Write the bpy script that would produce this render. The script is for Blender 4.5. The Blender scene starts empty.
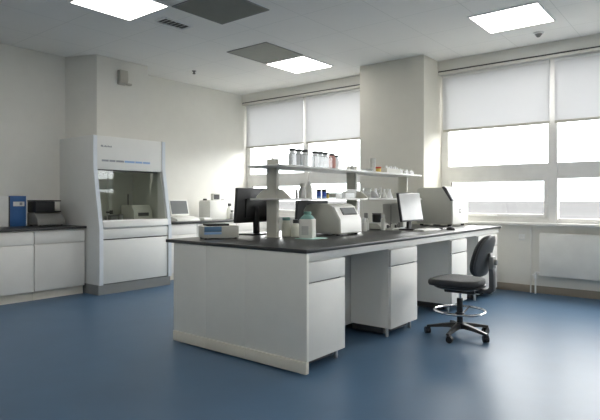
import bpy, bmesh, math, random
from mathutils import Vector, Matrix
random.seed(7)
PI = math.pi
S = bpy.context.scene
COL = S.collection

# ------------------------------------------------------------------ materials
def mat(name, col, rough=0.5, metal=0.0, bump=0.0, bscale=60.0, var=0.04, vscale=6.0, spec=0.5, coat=0.0):
    m = bpy.data.materials.new(name); m.use_nodes = True
    nt = m.node_tree; N = nt.nodes; L = nt.links
    b = N['Principled BSDF']
    b.inputs['Roughness'].default_value = rough
    b.inputs['Metallic'].default_value = metal
    b.inputs['Specular IOR Level'].default_value = spec
    b.inputs['Coat Weight'].default_value = coat
    tc = N.new('ShaderNodeTexCoord')
    nz = N.new('ShaderNodeTexNoise'); nz.inputs['Scale'].default_value = vscale; nz.inputs['Detail'].default_value = 4
    L.new(tc.outputs['Object'], nz.inputs['Vector'])
    rp = N.new('ShaderNodeValToRGB')
    e = rp.color_ramp.elements
    e[0].position = 0.3; e[1].position = 0.7
    e[0].color = tuple(max(0, c * (1 - var)) for c in col) + (1,)
    e[1].color = tuple(min(1, c * (1 + var)) for c in col) + (1,)
    L.new(nz.outputs['Fac'], rp.inputs['Fac'])
    L.new(rp.outputs['Color'], b.inputs['Base Color'])
    if bump > 0:
        n2 = N.new('ShaderNodeTexNoise'); n2.inputs['Scale'].default_value = bscale; n2.inputs['Detail'].default_value = 3
        L.new(tc.outputs['Object'], n2.inputs['Vector'])
        bp = N.new('ShaderNodeBump'); bp.inputs['Strength'].default_value = bump; bp.inputs['Distance'].default_value = 0.01
        L.new(n2.outputs['Fac'], bp.inputs['Height']); L.new(bp.outputs['Normal'], b.inputs['Normal'])
    return m

def glass(name, tint=(0.97, 0.98, 0.98), refl=0.5, rough=0.0):
    m = bpy.data.materials.new(name); m.use_nodes = True
    nt = m.node_tree; N = nt.nodes; L = nt.links
    N.remove(N['Principled BSDF'])
    out = N['Material Output']
    t = N.new('ShaderNodeBsdfTransparent'); t.inputs['Color'].default_value = tint + (1,)
    g = N.new('ShaderNodeBsdfGlossy'); g.inputs['Roughness'].default_value = rough
    # Schlick reflectance from the facing angle, the same on both sides of the thin glass
    lw = N.new('ShaderNodeLayerWeight'); lw.inputs['Blend'].default_value = 0.5
    pw = N.new('ShaderNodeMath'); pw.operation = 'POWER'; pw.inputs[1].default_value = 5.0
    L.new(lw.outputs['Facing'], pw.inputs[0])
    ma = N.new('ShaderNodeMath'); ma.operation = 'MULTIPLY_ADD'; ma.inputs[1].default_value = 0.9; ma.inputs[2].default_value = 0.04
    L.new(pw.outputs[0], ma.inputs[0])
    mu = N.new('ShaderNodeMath'); mu.operation = 'MULTIPLY'; mu.inputs[1].default_value = refl; mu.use_clamp = True
    L.new(ma.outputs[0], mu.inputs[0])
    mx = N.new('ShaderNodeMixShader')
    L.new(mu.outputs[0], mx.inputs[0]); L.new(t.outputs[0], mx.inputs[1]); L.new(g.outputs[0], mx.inputs[2])
    L.new(mx.outputs[0], out.inputs['Surface'])
    return m

def emit(name, col, strength):
    m = bpy.data.materials.new(name); m.use_nodes = True
    nt = m.node_tree; N = nt.nodes; L = nt.links
    N.remove(N['Principled BSDF'])
    e = N.new('ShaderNodeEmission'); e.inputs['Color'].default_value = col + (1,); e.inputs['Strength'].default_value = strength
    L.new(e.outputs[0], N['Material Output'].inputs['Surface'])
    return m

def blind_mat(name, trans, refl):
    m = bpy.data.materials.new(name); m.use_nodes = True
    nt = m.node_tree; N = nt.nodes; L = nt.links
    N.remove(N['Principled BSDF'])
    tr = N.new('ShaderNodeBsdfTranslucent'); tr.inputs['Color'].default_value = trans + (1,)
    df = N.new('ShaderNodeBsdfDiffuse'); df.inputs['Color'].default_value = refl + (1,)
    ad = N.new('ShaderNodeAddShader')
    L.new(tr.outputs[0], ad.inputs[0]); L.new(df.outputs[0], ad.inputs[1])
    tc = N.new('ShaderNodeTexCoord'); w = N.new('ShaderNodeTexNoise'); w.inputs['Scale'].default_value = 300
    L.new(tc.outputs['Object'], w.inputs['Vector'])
    bp = N.new('ShaderNodeBump'); bp.inputs['Strength'].default_value = 0.05
    L.new(w.outputs['Fac'], bp.inputs['Height']); L.new(bp.outputs['Normal'], df.inputs['Normal'])
    L.new(ad.outputs[0], N['Material Output'].inputs['Surface'])
    return m

def ceiling_mat():
    m = mat('ceiling_tiles', (0.86, 0.85, 0.82), 0.9, bump=0.05, bscale=120, var=0.02)
    nt = m.node_tree; N = nt.nodes; L = nt.links; b = N['Principled BSDF']
    tc = N.new('ShaderNodeTexCoord'); mp = N.new('ShaderNodeMapping')
    mp.inputs['Location'].default_value = (5.33, -2.10, 0)
    L.new(tc.outputs['Object'], mp.inputs['Vector'])
    br = N.new('ShaderNodeTexBrick'); br.offset = 0.0; br.squash = 1.0
    br.inputs['Scale'].default_value = 1.0
    br.inputs['Brick Width'].default_value = 0.755; br.inputs['Row Height'].default_value = 0.755
    br.inputs['Mortar Size'].default_value = 0.004; br.inputs['Mortar Smooth'].default_value = 0.3
    br.inputs['Color1'].default_value = (0.86, 0.85, 0.82, 1); br.inputs['Color2'].default_value = (0.87, 0.86, 0.83, 1)
    br.inputs['Mortar'].default_value = (0.70, 0.70, 0.67, 1)
    L.new(mp.outputs[0], br.inputs['Vector'])
    L.new(br.outputs['Color'], b.inputs['Base Color'])
    return m

def ground_mat():
    m = mat('hazy_fields', (0.050, 0.050, 0.051), 1.0, var=0.12, vscale=0.004, spec=0.0)
    return m

M = {}
M['wall'] = mat('wall_paint', (0.77, 0.76, 0.71), 0.85, bump=0.03, bscale=150, var=0.015)
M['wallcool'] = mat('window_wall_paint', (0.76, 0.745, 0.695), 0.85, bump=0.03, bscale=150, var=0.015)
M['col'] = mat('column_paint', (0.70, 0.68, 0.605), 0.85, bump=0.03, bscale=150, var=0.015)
M['floor'] = mat('blue_vinyl', (0.058, 0.115, 0.192), 0.38, bump=0.02, bscale=30, var=0.06, vscale=3, spec=0.38)
M['ceil'] = ceiling_mat()
M['trim'] = mat('grey_brown_skirting', (0.30, 0.26, 0.21), 0.6)
M['upvc'] = mat('white_window_frame', (0.78, 0.77, 0.74), 0.4)
M['blind'] = blind_mat('white_roller_fabric', (0.218, 0.220, 0.224), (0.55, 0.55, 0.55))
M['pane'] = glass('window_glass', (0.97, 0.98, 0.98), 0.6)
M['sash'] = glass('hood_glass', (0.92, 0.935, 0.91), 1.25)
M['clear'] = glass('lab_glass', (0.95, 0.96, 0.96), 1.2)
M['acryl'] = glass('clear_acrylic', (0.985, 0.99, 0.99), 0.8)
M['ground'] = ground_mat()
M['white'] = mat('white_laminate', (0.80, 0.79, 0.755), 0.45, var=0.015)
M['endwhite'] = mat('white_end_laminate', (0.86, 0.85, 0.79), 0.5, var=0.015)
M['cream'] = mat('cream_plinth', (0.78, 0.74, 0.64), 0.5)
M['knee'] = mat('grey_laminate', (0.64, 0.65, 0.63), 0.5, var=0.015)
M['top'] = mat('dark_epoxy_top', (0.030, 0.031, 0.032), 0.30, var=0.12, vscale=20, spec=0.6)
M['topblack'] = mat('black_epoxy_top', (0.025, 0.025, 0.027), 0.4, var=0.1)
M['rack'] = mat('cream_steel', (0.58, 0.57, 0.50), 0.5)
M['shelf'] = mat('white_shelf', (0.66, 0.66, 0.63), 0.35)
M['black'] = mat('black_plastic', (0.018, 0.018, 0.019), 0.35)
M['dark'] = mat('dark_grey_plastic', (0.06, 0.06, 0.062), 0.5)
M['mid'] = mat('mid_grey_plastic', (0.22, 0.22, 0.21), 0.5)
M['plinthgrey'] = mat('grey_plinth', (0.25, 0.26, 0.26), 0.6)
M['screen'] = mat('black_screen', (0.012, 0.012, 0.013), 0.12, spec=0.6)
M['paleScreen'] = mat('pale_glossy_screen', (0.34, 0.34, 0.335), 0.22, spec=0.5)
M['greyScreen'] = mat('grey_screen', (0.14, 0.15, 0.15), 0.5, spec=0.25)
M['device'] = mat('instrument_white', (0.74, 0.74, 0.70), 0.4, var=0.015)
M['devgrey'] = mat('instrument_beige', (0.52, 0.52, 0.47), 0.45, var=0.015)
M['hood'] = mat('hood_white_steel', (0.78, 0.785, 0.76), 0.4, var=0.012)
M['hoodin'] = mat('hood_liner', (0.62, 0.63, 0.57), 0.5)
M['hoodedge'] = mat('hood_pale_blue_edge', (0.66, 0.71, 0.76), 0.4)
M['bluemark'] = mat('light_blue_print', (0.28, 0.46, 0.72), 0.5)
M['greymark'] = mat('grey_print', (0.30, 0.32, 0.34), 0.5)
M['steel'] = mat('steel', (0.60, 0.60, 0.60), 0.3, metal=1.0)
M['chrome'] = mat('chrome', (0.82, 0.82, 0.82), 0.12, metal=1.0)
M['blue'] = mat('blue_cover', (0.03, 0.12, 0.33), 0.45)
M['bluepot'] = mat('blue_plastic', (0.04, 0.09, 0.40), 0.4)
M['bluelabel'] = mat('muted_blue_label', (0.09, 0.19, 0.32), 0.5)
M['teal'] = mat('teal_plastic', (0.17, 0.33, 0.29), 0.5)
M['tealp'] = mat('pale_teal_sheet', (0.42, 0.62, 0.56), 0.6)
M['jar'] = blind_mat('cloudy_white_plastic', (0.13, 0.13, 0.125), (0.62, 0.62, 0.58))
M['jarcream'] = mat('cream_plastic', (0.66, 0.66, 0.56), 0.4)
M['frost'] = blind_mat('frosted_clear_plastic', (0.5, 0.505, 0.51), (0.4, 0.4, 0.4))
M['pink'] = blind_mat('pink_liquid', (0.34, 0.17, 0.145), (0.42, 0.27, 0.24))
M['tubwhite'] = blind_mat('translucent_white_plastic', (0.17, 0.17, 0.165), (0.62, 0.62, 0.60))
M['liq'] = mat('grey_liquid', (0.52, 0.52, 0.50), 0.3)
M['red'] = mat('red_lid', (0.55, 0.05, 0.02), 0.4)
M['yellow'] = mat('yellow_content', (0.66, 0.48, 0.10), 0.5)
M['fabric'] = mat('charcoal_upholstery', (0.032, 0.033, 0.035), 0.75, bump=0.15, bscale=500, var=0.08)
M['shell'] = mat('grey_chair_shell', (0.07, 0.072, 0.075), 0.45)
M['panelgrey'] = mat('grey_ceiling_panel', (0.18, 0.185, 0.165), 0.8)
M['panellit'] = mat('window_lit_grey_panel', (0.34, 0.34, 0.30), 0.8)  # same panel grey, with the window light put into a lighter colour
M['light'] = emit('lit_diffuser', (1.0, 0.965, 0.92), 6.2)
M['alu'] = mat('white_metal', (0.80, 0.80, 0.79), 0.35)
M['rad'] = mat('radiator_enamel', (0.74, 0.735, 0.70), 0.45)
M['gap'] = mat('dark_gap', (0.05, 0.05, 0.05), 0.8)
M['paper'] = mat('white_paper', (0.80, 0.80, 0.78), 0.8)
M['lidgrey'] = mat('pale_grey_lid', (0.42, 0.42, 0.41), 0.5)
M['beige'] = mat('beige_plastic', (0.50, 0.48, 0.42), 0.5)
M['brownglass'] = mat('grey_glass_bottle', (0.30, 0.30, 0.29), 0.2)

# ------------------------------------------------------------------ mesh builder
class MB:
    def __init__(s): s.bm = bmesh.new()
    def _merge(s, b, mtx=None):
        if mtx is not None: bmesh.ops.transform(b, matrix=mtx, verts=b.verts)
        me = bpy.data.meshes.new('t'); b.to_mesh(me); b.free()
        s.bm.from_mesh(me); bpy.data.meshes.remove(me); return s
    def box(s, x0, x1, y0, y1, z0, z1, bev=0.0, seg=2, mtx=None):
        b = bmesh.new(); bmesh.ops.create_cube(b, size=1)
        bmesh.ops.scale(b, vec=(abs(x1-x0), abs(y1-y0), abs(z1-z0)), verts=b.verts)
        bmesh.ops.translate(b, vec=((x0+x1)/2, (y0+y1)/2, (z0+z1)/2), verts=b.verts)
        if bev > 0: bmesh.ops.bevel(b, geom=b.edges[:], offset=bev, segments=seg, affect='EDGES', profile=0.5)
        return s._merge(b, mtx)
    def prism(s, pts, axis, a0, a1, bev=0.0, seg=2, mtx=None):
        b = bmesh.new()
        def P(p, a):
            return {'x': (a, p[0], p[1]), 'y': (p[0], a, p[1]), 'z': (p[0], p[1], a)}[axis]
        v0 = [b.verts.new(P(p, a0)) for p in pts]; v1 = [b.verts.new(P(p, a1)) for p in pts]
        b.faces.new(v0); b.faces.new(v1[::-1]); n = len(pts)
        for i in range(n): b.faces.new((v0[i], v1[i], v1[(i+1) % n], v0[(i+1) % n]))
        bmesh.ops.recalc_face_normals(b, faces=b.faces)
        if bev > 0: bmesh.ops.bevel(b, geom=b.edges[:], offset=bev, segments=seg, affect='EDGES', profile=0.5)
        return s._merge(b, mtx)
    def lathe(s, prof, c=(0, 0, 0), seg=24, mtx=None):
        b = bmesh.new(); rings = []
        for r, z in prof:
            if r < 1e-5: rings.append([b.verts.new((c[0], c[1], c[2]+z))])
            else: rings.append([b.verts.new((c[0]+r*math.cos(2*PI*i/seg), c[1]+r*math.sin(2*PI*i/seg), c[2]+z)) for i in range(seg)])
        for A, B in zip(rings, rings[1:]):
            for i in range(seg):
                j = (i+1) % seg
                if len(A) == 1 and len(B) == 1: continue
                if len(A) == 1: b.faces.new((A[0], B[j], B[i]))
                elif len(B) == 1: b.faces.new((A[i], A[j], B[0]))
                else: b.faces.new((A[i], A[j], B[j], B[i]))
        for R in (rings[0], rings[-1]):
            if len(R) > 1: b.faces.new(R)
        bmesh.ops.recalc_face_normals(b, faces=b.faces)
        return s._merge(b, mtx)
    def cyl(s, c, r, h, seg=24, axis='z', bev=0.0, r2=None):
        r2 = r if r2 is None else r2
        pr = [(0, 0), (r-bev, 0), (r, bev), (r2, h-bev), (r2-bev, h), (0, h)] if bev > 0 else [(0, 0), (r, 0), (r2, h), (0, h)]
        mt = Matrix.Translation(c)
        if axis == 'x': mt = mt @ Matrix.Rotation(PI/2, 4, 'Y')
        if axis == 'y': mt = mt @ Matrix.Rotation(-PI/2, 4, 'X')
        return s.lathe(pr, (0, 0, 0), seg, mt)
    def loft(s, rings, caps=True):
        b = bmesh.new()
        R = [[b.verts.new(p) for p in r] for r in rings]; n = len(R[0])
        for A, B in zip(R, R[1:]):
            for i in range(n): b.faces.new((A[i], A[(i+1) % n], B[(i+1) % n], B[i]))
        if caps: b.faces.new(R[0][::-1]); b.faces.new(R[-1])
        bmesh.ops.recalc_face_normals(b, faces=b.faces)
        return s._merge(b)
    def tube(s, pts, r, seg=10, closed=False):
        pts = [Vector(p) for p in pts]; n = len(pts); rings = []
        up = Vector((0, 0, 1))
        for i, p in enumerate(pts):
            a = pts[(i-1) % n] if (closed or i > 0) else p
            c = pts[(i+1) % n] if (closed or i < n-1) else p
            t = (c-a).normalized()
            u = up if abs(t.z) < 0.95 else Vector((1, 0, 0))
            x = t.cross(u).normalized(); y = x.cross(t).normalized()
            rings.append([p + x*r*math.cos(2*PI*k/seg) + y*r*math.sin(2*PI*k/seg) for k in range(seg)])
        if closed: rings.append(rings[0])
        return s.loft(rings, caps=not closed)

ORG = {}
def build(name, mb, m, parent=None, label=None, world=True):
    """One mesh object; mesh coordinates are world ones unless world=False, then local to the thing."""
    bm = mb.bm
    bmesh.ops.remove_doubles(bm, verts=bm.verts, dist=1e-6)
    me = bpy.data.meshes.new(name)
    o = bpy.data.objects.new(name, me); COL.objects.link(o)
    if parent is None:
        xs = [v.co.x for v in bm.verts]; ys = [v.co.y for v in bm.verts]; zs = [v.co.z for v in bm.verts]
        org = Vector(((min(xs)+max(xs))/2, (min(ys)+max(ys))/2, min(zs)))
        if not world: org = Vector((0, 0, 0))
        o.location = org
    else:
        o.parent = parent
        org = ORG[parent.name] if world else Vector((0, 0, 0))
    ORG[o.name] = org
    if org.length > 0: bmesh.ops.translate(bm, vec=-org, verts=bm.verts)
    bm.to_mesh(me); bm.free()
    for p in me.polygons: p.use_smooth = True
    me.set_sharp_from_angle(angle=math.radians(35))
    me.materials.append(M[m])
    if label: o['label'] = label
    return o

def tag(o, label, cat, group=None):
    o['label'] = label; o['category'] = cat
    if group: o['group'] = group
    return o
def thing(name, label, cat, loc=(0, 0, 0), rz=0.0, group=None):
    o = bpy.data.objects.new(name, None); COL.objects.link(o)
    o.empty_display_size = 0.05
    o.location = loc; o.rotation_euler = (0, 0, rz)
    ORG[o.name] = Vector(loc)
    return tag(o, label, cat, group)
def struct(name, mb, m, parent=None):
    o = build(name, mb, m, parent)
    if parent is None: o['kind'] = 'structure'
    return o
def dup(root, loc, rz, label, group=None):
    def cp(o, par):
        c = o.copy(); COL.objects.link(c)
        if par is not None: c.parent = par
        for ch in list(o.children): cp(ch, c)
        return c
    r = cp(root, None); r.location = loc; r.rotation_euler = (0, 0, rz)
    r['label'] = label
    if group: r['group'] = group
    return r

# ------------------------------------------------------------------ room
H = 3.30; XL = -7.35; XR = 3.2; YW = 7.5; YB = -2.6
struct('floor', MB().box(XL-0.2, XR+0.2, YB-0.2, YW+0.25, -0.12, 0), 'floor')
struct('ceiling', MB().box(XL-0.2, XR+0.2, YB-0.2, YW+0.25, H, H+0.12), 'ceil')
struct('wall_left', MB().box(XL-0.15, XL, YB-0.15, YW+0.2, 0, H), 'wall')
struct('wall_right', MB().box(XR, XR+0.15, YB-0.15, YW+0.2, 0, H), 'wall')
struct('wall_back', MB().box(XL, XR, YB-0.15, YB, 0, H), 'wall')
SILL = 0.93; HEAD = 3.12
ww = MB().box(XL, XR, YW, YW+0.2, 0, SILL)
ww.box(XL, XR, YW, YW+0.2, HEAD, H)
ww.box(-4.33, -3.26, YW, YW+0.2, SILL, HEAD)
struct('wall_window', ww, 'wallcool')
# boxed-in duct on the left wall above the fume hood (slanted near face)
struct('wall_duct_boxing', MB().prism([(-7.35, 3.80), (-6.87, 4.01), (-6.87, 4.86), (-7.35, 4.86)], 'z', 2.125, H), 'wall')
# structural column standing against the window wall
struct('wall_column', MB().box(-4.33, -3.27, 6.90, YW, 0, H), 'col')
# header box above the blinds
struct('trim_1', MB().box(-3.28, XR, 7.37, YW, 3.152, H, 0.004), 'wallcool')
struct('trim_5', MB().box(-3.28, XR, 7.385, YW, 3.134, 3.152), 'gap')
struct('trim_6', MB().box(-3.28, XR, 7.375, YW, 3.10, 3.134, 0.004), 'wallcool')
struct('trim_2', MB().box(XL, -4.30, 7.37, YW, 3.152, H, 0.004), 'wallcool')
struct('trim_7', MB().box(XL, -4.30, 7.385, YW, 3.134, 3.152), 'gap')
struct('trim_8', MB().box(XL, -4.30, 7.375, YW, 3.10, 3.134, 0.004), 'wallcool')
# sills
struct('trim_3', MB().box(-3.28, XR, 7.40, YW, SILL-0.025, SILL+0.012, 0.004), 'upvc')
struct('trim_4', MB().box(XL, -4.30, 7.40, YW, SILL-0.025, SILL+0.012, 0.004), 'upvc')
struct('baseboard_window', MB().box(-3.28, XR, 7.482, YW, 0, 0.10, 0.003), 'trim')
struct('baseboard_left', MB().box(XL, XL+0.018, YB, 1.2, 0, 0.10, 0.003), 'trim')
struct('baseboard_right', MB().box(XR-0.018, XR, YB, YW-0.02, 0, 0.10, 0.003), 'trim')

# windows: two lights each; frame with transom, panes, the left light of each has an opening lower sash
def window(n, x0, xm, x1):
    f = MB(); yf0, yf1 = YW+0.0, YW+0.08; w = 0.10
    f.box(x0, x0+w, yf0, yf1, SILL, HEAD); f.box(x1-w, x1, yf0, yf1, SILL, HEAD)
    f.box(x0+w, xm-0.06, yf0, yf1, SILL, SILL+0.075); f.box(xm+0.06, x1-w, yf0, yf1, SILL, SILL+0.075)
    f.box(x0+w, xm-0.06, yf0, yf1, HEAD-0.06, HEAD); f.box(xm+0.06, x1-w, yf0, yf1, HEAD-0.06, HEAD)
    f.box(xm-0.055, xm+0.055, yf0-0.012, yf1, SILL+0.013, HEAD)
    f.box(x0+w, xm-0.06, yf0, yf1, 1.53, 1.74); f.box(xm+0.06, x1-w, yf0, yf1, 1.53, 1.74)
    o = struct('window_%d' % n, f, 'upvc')
    s = MB(); a, b, c, d = x0+w, xm-0.06, SILL+0.075, 1.53; t = 0.05
    s.box(a, a+t, yf0-0.012, yf0+0.04, c, d, 0.004); s.box(b-t, b, yf0-0.012, yf0+0.04, c, d, 0.004)
    s.box(a+t, b-t, yf0-0.012, yf0+0.04, c, c+t, 0.004); s.box(a+t, b-t, yf0-0.012, yf0+0.04, d-0.03, d, 0.004)
    so = build('opening_sash', s, 'upvc', o)
    hx = (a+b)/2 - 0.1
    build('window_handle', MB().box(hx, hx+0.13, yf0-0.04, yf0-0.022, c+0.012, c+0.03, 0.004).box(hx+0.05, hx+0.08, yf0-0.025, yf0-0.008, c+0.008, c+0.034, 0.003), 'alu', so)
    for (p, q, r_, z) in ((x0+w, xm-0.06, SILL+0.075, 1.53), (x0+w, xm-0.06, 1.74, HEAD-0.06), (xm+0.06, x1-w, SILL+0.075, 1.53), (xm+0.06, x1-w, 1.74, HEAD-0.06)):
        build('pane', MB().box(p, q, yf0+0.045, yf0+0.05, r_, z), 'pane', o)
window(1, -7.34, -5.84, -4.33)
window(2, -3.26, -1.72, -0.20)
window(3, -0.20, 1.34, XR)

# roller blinds, one to each light
blind_labels = [
    (-7.30, -5.87, 'white roller blind over the left light of the far window beyond the bench'),
    (-5.81, -4.345, 'white roller blind between the far window mullion and the square column'),
    (-3.22, -1.75, 'white roller blind right of the square column above the big white instrument'),
    (-1.69, -0.22, 'white roller blind at the right edge of the photo above the radiator'),
    (-0.18, 1.31, 'white roller blind over the light outside the right edge'),
    (1.37, 3.16, 'white roller blind in the corner by the right wall')]
for x0, x1, lab in blind_labels:
    t = thing('roller_blind', lab, 'blind', ((x0+x1)/2, 7.46, 2.27), 0, 'roller blinds at the windows')
    build('blind_fabric', MB().box(x0, x1, 7.452, 7.455, 2.285, 3.115), 'blind', t)
    build('bottom_bar', MB().box(x0, x1, 7.444, 7.463, 2.252, 2.288, 0.005), 'beige', t)
    build('roller_tube', MB().cyl((x0, 7.463, 3.075), 0.022, x1-x0, 16, 'x'), 'alu', t)

# outside: fields below, seen hazily through the panes
g = build('ground_outside', MB().box(-2500, 2500, 9, 4000, -14.5, -14), 'ground'); g['kind'] = 'structure'

# ------------------------------------------------------------------ ceiling fittings
def ceil_light(x0, x1, y0, y1, lab):
    t = thing('ceiling_light', lab, 'ceiling light', ((x0+x1)/2, (y0+y1)/2, H-0.012), 0, 'square lit ceiling panels')
    f = MB(); w = 0.018; z0, z1 = H-0.012, H-0.0005
    f.box(x0, x1, y0, y0+w, z0, z1); f.box(x0, x1, y1-w, y1, z0, z1)
    f.box(x0, x0+w, y0+w, y1-w, z0, z1); f.box(x1-w, x1, y0+w, y1-w, z0, z1)
    build('frame', f, 'alu', t)
    build('diffuser', MB().box(x0+w, x1-w, y0+w, y1-w, H-0.009, H-0.002), 'light', t)
ceil_light(-5.26, -4.53, 2.75, 3.48, 'lit square ceiling light at the top left edge of the photo')
ceil_light(-5.36, -4.62, 5.86, 6.62, 'lit square ceiling light joined to the small grey ceiling panel')
ceil_light(-2.21, -1.46, 5.77, 6.51, 'lit square ceiling light at top right in front of the blinds')
ceil_light(-2.21, -1.46, 2.75, 3.48, 'added square fill light, unseen, above the near end of the bench')  # from here on, unseen panels added as front fill for the room
ceil_light(-5.26, -4.53, -0.4, 0.33, 'added square fill light, unseen, behind the camera on the left')
ceil_light(-2.21, -1.46, -0.4, 0.33, 'added square fill light, unseen, straight behind the camera')
ceil_light(0.8, 1.55, 2.75, 3.48, 'added square fill light, unseen, to the right of the camera')
ceil_light(0.8, 1.55, -0.4, 0.33, 'added square fill light, unseen, behind the camera on the right')
def grey_panel(x0, x1, y0, y1, lab, m_='panelgrey'):
    t = thing('ceiling_panel', lab, 'ceiling panel', ((x0+x1)/2, (y0+y1)/2, H-0.01), 0, 'grey unlit ceiling panels')
    build('panel_face', MB().box(x0+0.012, x1-0.012, y0+0.012, y1-0.012, H-0.008, H-0.0005), m_, t)
    f = MB(); w = 0.012; z0, z1 = H-0.010, H-0.0005
    f.box(x0, x1, y0, y0+w, z0, z1); f.box(x0, x1, y1-w, y1, z0, z1); f.box(x0, x0+w, y0+w, y1-w, z0, z1); f.box(x1-w, x1, y0+w, y1-w, z0, z1)
    build('frame', f, 'mid', t)
grey_panel(-4.53, -3.79, 3.50, 4.22, 'large dark grey square ceiling panel at the top edge of the photo')
grey_panel(-5.34, -4.60, 5.06, 5.83, 'grey square ceiling panel joined to a small lit ceiling light', 'panellit')
t = thing('ceiling_vent', 'small slatted air vent in the ceiling beside the top left light', 'vent', (-4.95, 3.86, H-0.02))
build('frame', MB().box(-5.05, -4.85, 3.66, 3.68, H-0.014, H-0.0005).box(-5.05, -4.85, 4.04, 4.06, H-0.014, H-0.0005).box(-5.05, -5.03, 3.68, 4.04, H-0.014, H-0.0005).box(-4.87, -4.85, 3.68, 4.04, H-0.014, H-0.0005), 'alu', t)
build('backing', MB().box(-5.03, -4.87, 3.68, 4.04, H-0.003, H-0.0005), 'black', t)
for i in range(6):
    y = 3.715+i*0.06
    build('slat', MB().prism([(y, H-0.013), (y+0.022, H-0.004), (y+0.024, H-0.006), (y+0.002, H-0.015)], 'x', -5.03, -4.87), 'alu', t)
t = thing('smoke_detector', 'white domed smoke detector on the ceiling near the right window blinds', 'smoke detector', (-1.74, 6.87, H-0.06))
build('mount', MB().cyl((-1.74, 6.87, H-0.018), 0.06, 0.0175, 24), 'alu', t)
build('sensor_head', MB().lathe([(0, -0.055), (0.018, -0.053), (0.032, -0.035), (0.045, -0.018), (0, -0.018)], (-1.74, 6.87, H), 20), 'mid', t)
t = thing('sprinkler', 'tiny dark sprinkler head on the ceiling left of the far window', 'sprinkler', (-6.54, 5.49, H-0.05))
build('rosette', MB().cyl((-6.54, 5.49, H-0.008), 0.035, 0.0075, 16), 'mid', t)
build('nozzle', MB().cyl((-6.54, 5.49, H-0.045), 0.012, 0.038, 12).cyl((-6.54, 5.49, H-0.05), 0.024, 0.006, 16), 'dark', t)
t = thing('wall_sensor', 'beige box shaped sensor on the wall above the fume hood', 'sensor', (-6.8, 4.40, 2.93))
build('housing', MB().prism([(-6.868, 2.93), (-6.79, 2.96), (-6.775, 3.00), (-6.79, 3.14), (-6.868, 3.14)], 'y', 4.33, 4.46, 0.008), 'beige', t)
build('bracket', MB().box(-6.868, -6.82, 4.46, 4.55, 2.94, 2.97, 0.006), 'beige', t)

# ------------------------------------------------------------------ wall cabinets left
def base_unit(lab, x0, x1, y0, y1, group, split=True, zt=0.87):
    """Wall base unit facing +X: carcass, drawer strip, doors, plinth."""
    t = thing('base_cabinet', lab, 'cabinet', (x1-0.2, (y0+y1)/2, 0), 0, group)
    build('carcass', MB().box(x0, x1-0.022, y0, y1, 0.11, zt), 'white', t)
    build('plinth', MB().box(x0, x1-0.05, y0+0.002, y1-0.002, 0, 0.11), 'cream', t)
    g = 0.004
    build('drawer_front', MB().box(x1-0.022, x1, y0+g, y1-g, 0.70, zt-0.012, 0.003), 'white', t)
    build('door', MB().box(x1-0.022, x1, y0+g, y1-g, 0.115, 0.688, 0.003), 'white', t)
    return t
CX = -6.62
for (y0, y1, lab) in ((0.55, 1.5, 'white base cabinet left of the photo edge under the black counter'),
                      (1.5, 2.40, 'white base cabinet at the left edge of the photo below the white folder'),
                      (2.40, 3.03, 'white base cabinet below the white and blue folders'),
                      (3.03, 3.695, 'white base cabinet under the dark bench device next to the fume hood')):
    base_unit(lab, XL+0.005, CX, y0+0.001, y1-0.001, 'base cabinets along the left wall')
tag(build('worktop', MB().box(XL+0.004, CX+0.03, 0.54, 3.705, 0.87, 0.90, 0.004), 'topblack'), 'black worktop on the left wall cabinets, left of the fume hood', 'worktop')
for (y0, y1, lab) in ((4.93, 5.62, 'white base cabinet right behind the fume hood under the grey screen'),
                      (5.62, 6.5, 'white base cabinet on the left wall under the white box printer'),
                      (6.5, 7.38, 'white base cabinet in the far left corner below the window')):
    base_unit(lab, XL+0.005, CX, y0+0.001, y1-0.001, 'base cabinets along the left wall')
tag(build('worktop', MB().box(XL+0.004, CX+0.03, 4.92, 7.395, 0.87, 0.90, 0.004), 'top'), 'dark worktop on the left wall cabinets, between fume hood and far window', 'worktop')

# folders and device on the left counter
t = thing('box_file', 'blue upright folder with a small white label on the left counter', 'folder', (-7.22, 3.09, 0.90))
build('cover', MB().box(-7.31, -7.21, 2.993, 3.195, 0.9005, 1.30, 0.004), 'blue', t)
build('page_block', MB().box(-7.30, -7.215, 3.196, 3.212, 0.905, 1.29), 'paper', t)
lb = build('spine_label', MB().box(-7.2105, -7.208, 3.03, 3.172, 1.165, 1.225), 'paper', t, 'white label with a dark mark')
build('label_mark', MB().box(-7.2082, -7.207, 3.11, 3.145, 1.178, 1.215), 'greymark', lb)
t = thing('box_file', 'white upright folder at the left photo edge beside the blue folder', 'folder', (-7.22, 2.84, 0.90))
build('cover', MB().box(-7.31, -7.21, 2.76, 2.975, 0.9005, 1.30, 0.004), 'paper', t)
build('back_edge', MB().box(-7.31, -7.208, 2.9755, 2.992, 0.9005, 1.29, 0.002), 'dark', t)
t = thing('bench_shaker', 'dark grey device with black top block on the left counter', 'lab device', (-7.12, 3.40, 0.90))
build('body', MB().prism([(-7.30, 0.912), (-6.98, 0.912), (-7.0, 0.99), (-7.10, 1.08), (-7.30, 1.08)], 'y', 3.245, 3.615, 0.01), 'mid', t)
build('head', MB().box(-7.30, -7.06, 3.25, 3.51, 1.081, 1.225, 0.008), 'black', t)
build('lid', MB().box(-7.31, -7.03, 3.24, 3.58, 1.226, 1.245, 0.005), 'black', t)
build('side_tray', MB().box(-7.30, -7.05, 3.515, 3.59, 1.081, 1.10, 0.004), 'black', t)
for (x, y) in ((-7.27, 3.29), (-7.02, 3.29), (-7.27, 3.58), (-7.02, 3.58)):
    build('foot', MB().cyl((x, y, 0.9005), 0.014, 0.013, 12), 'black', t)

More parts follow.
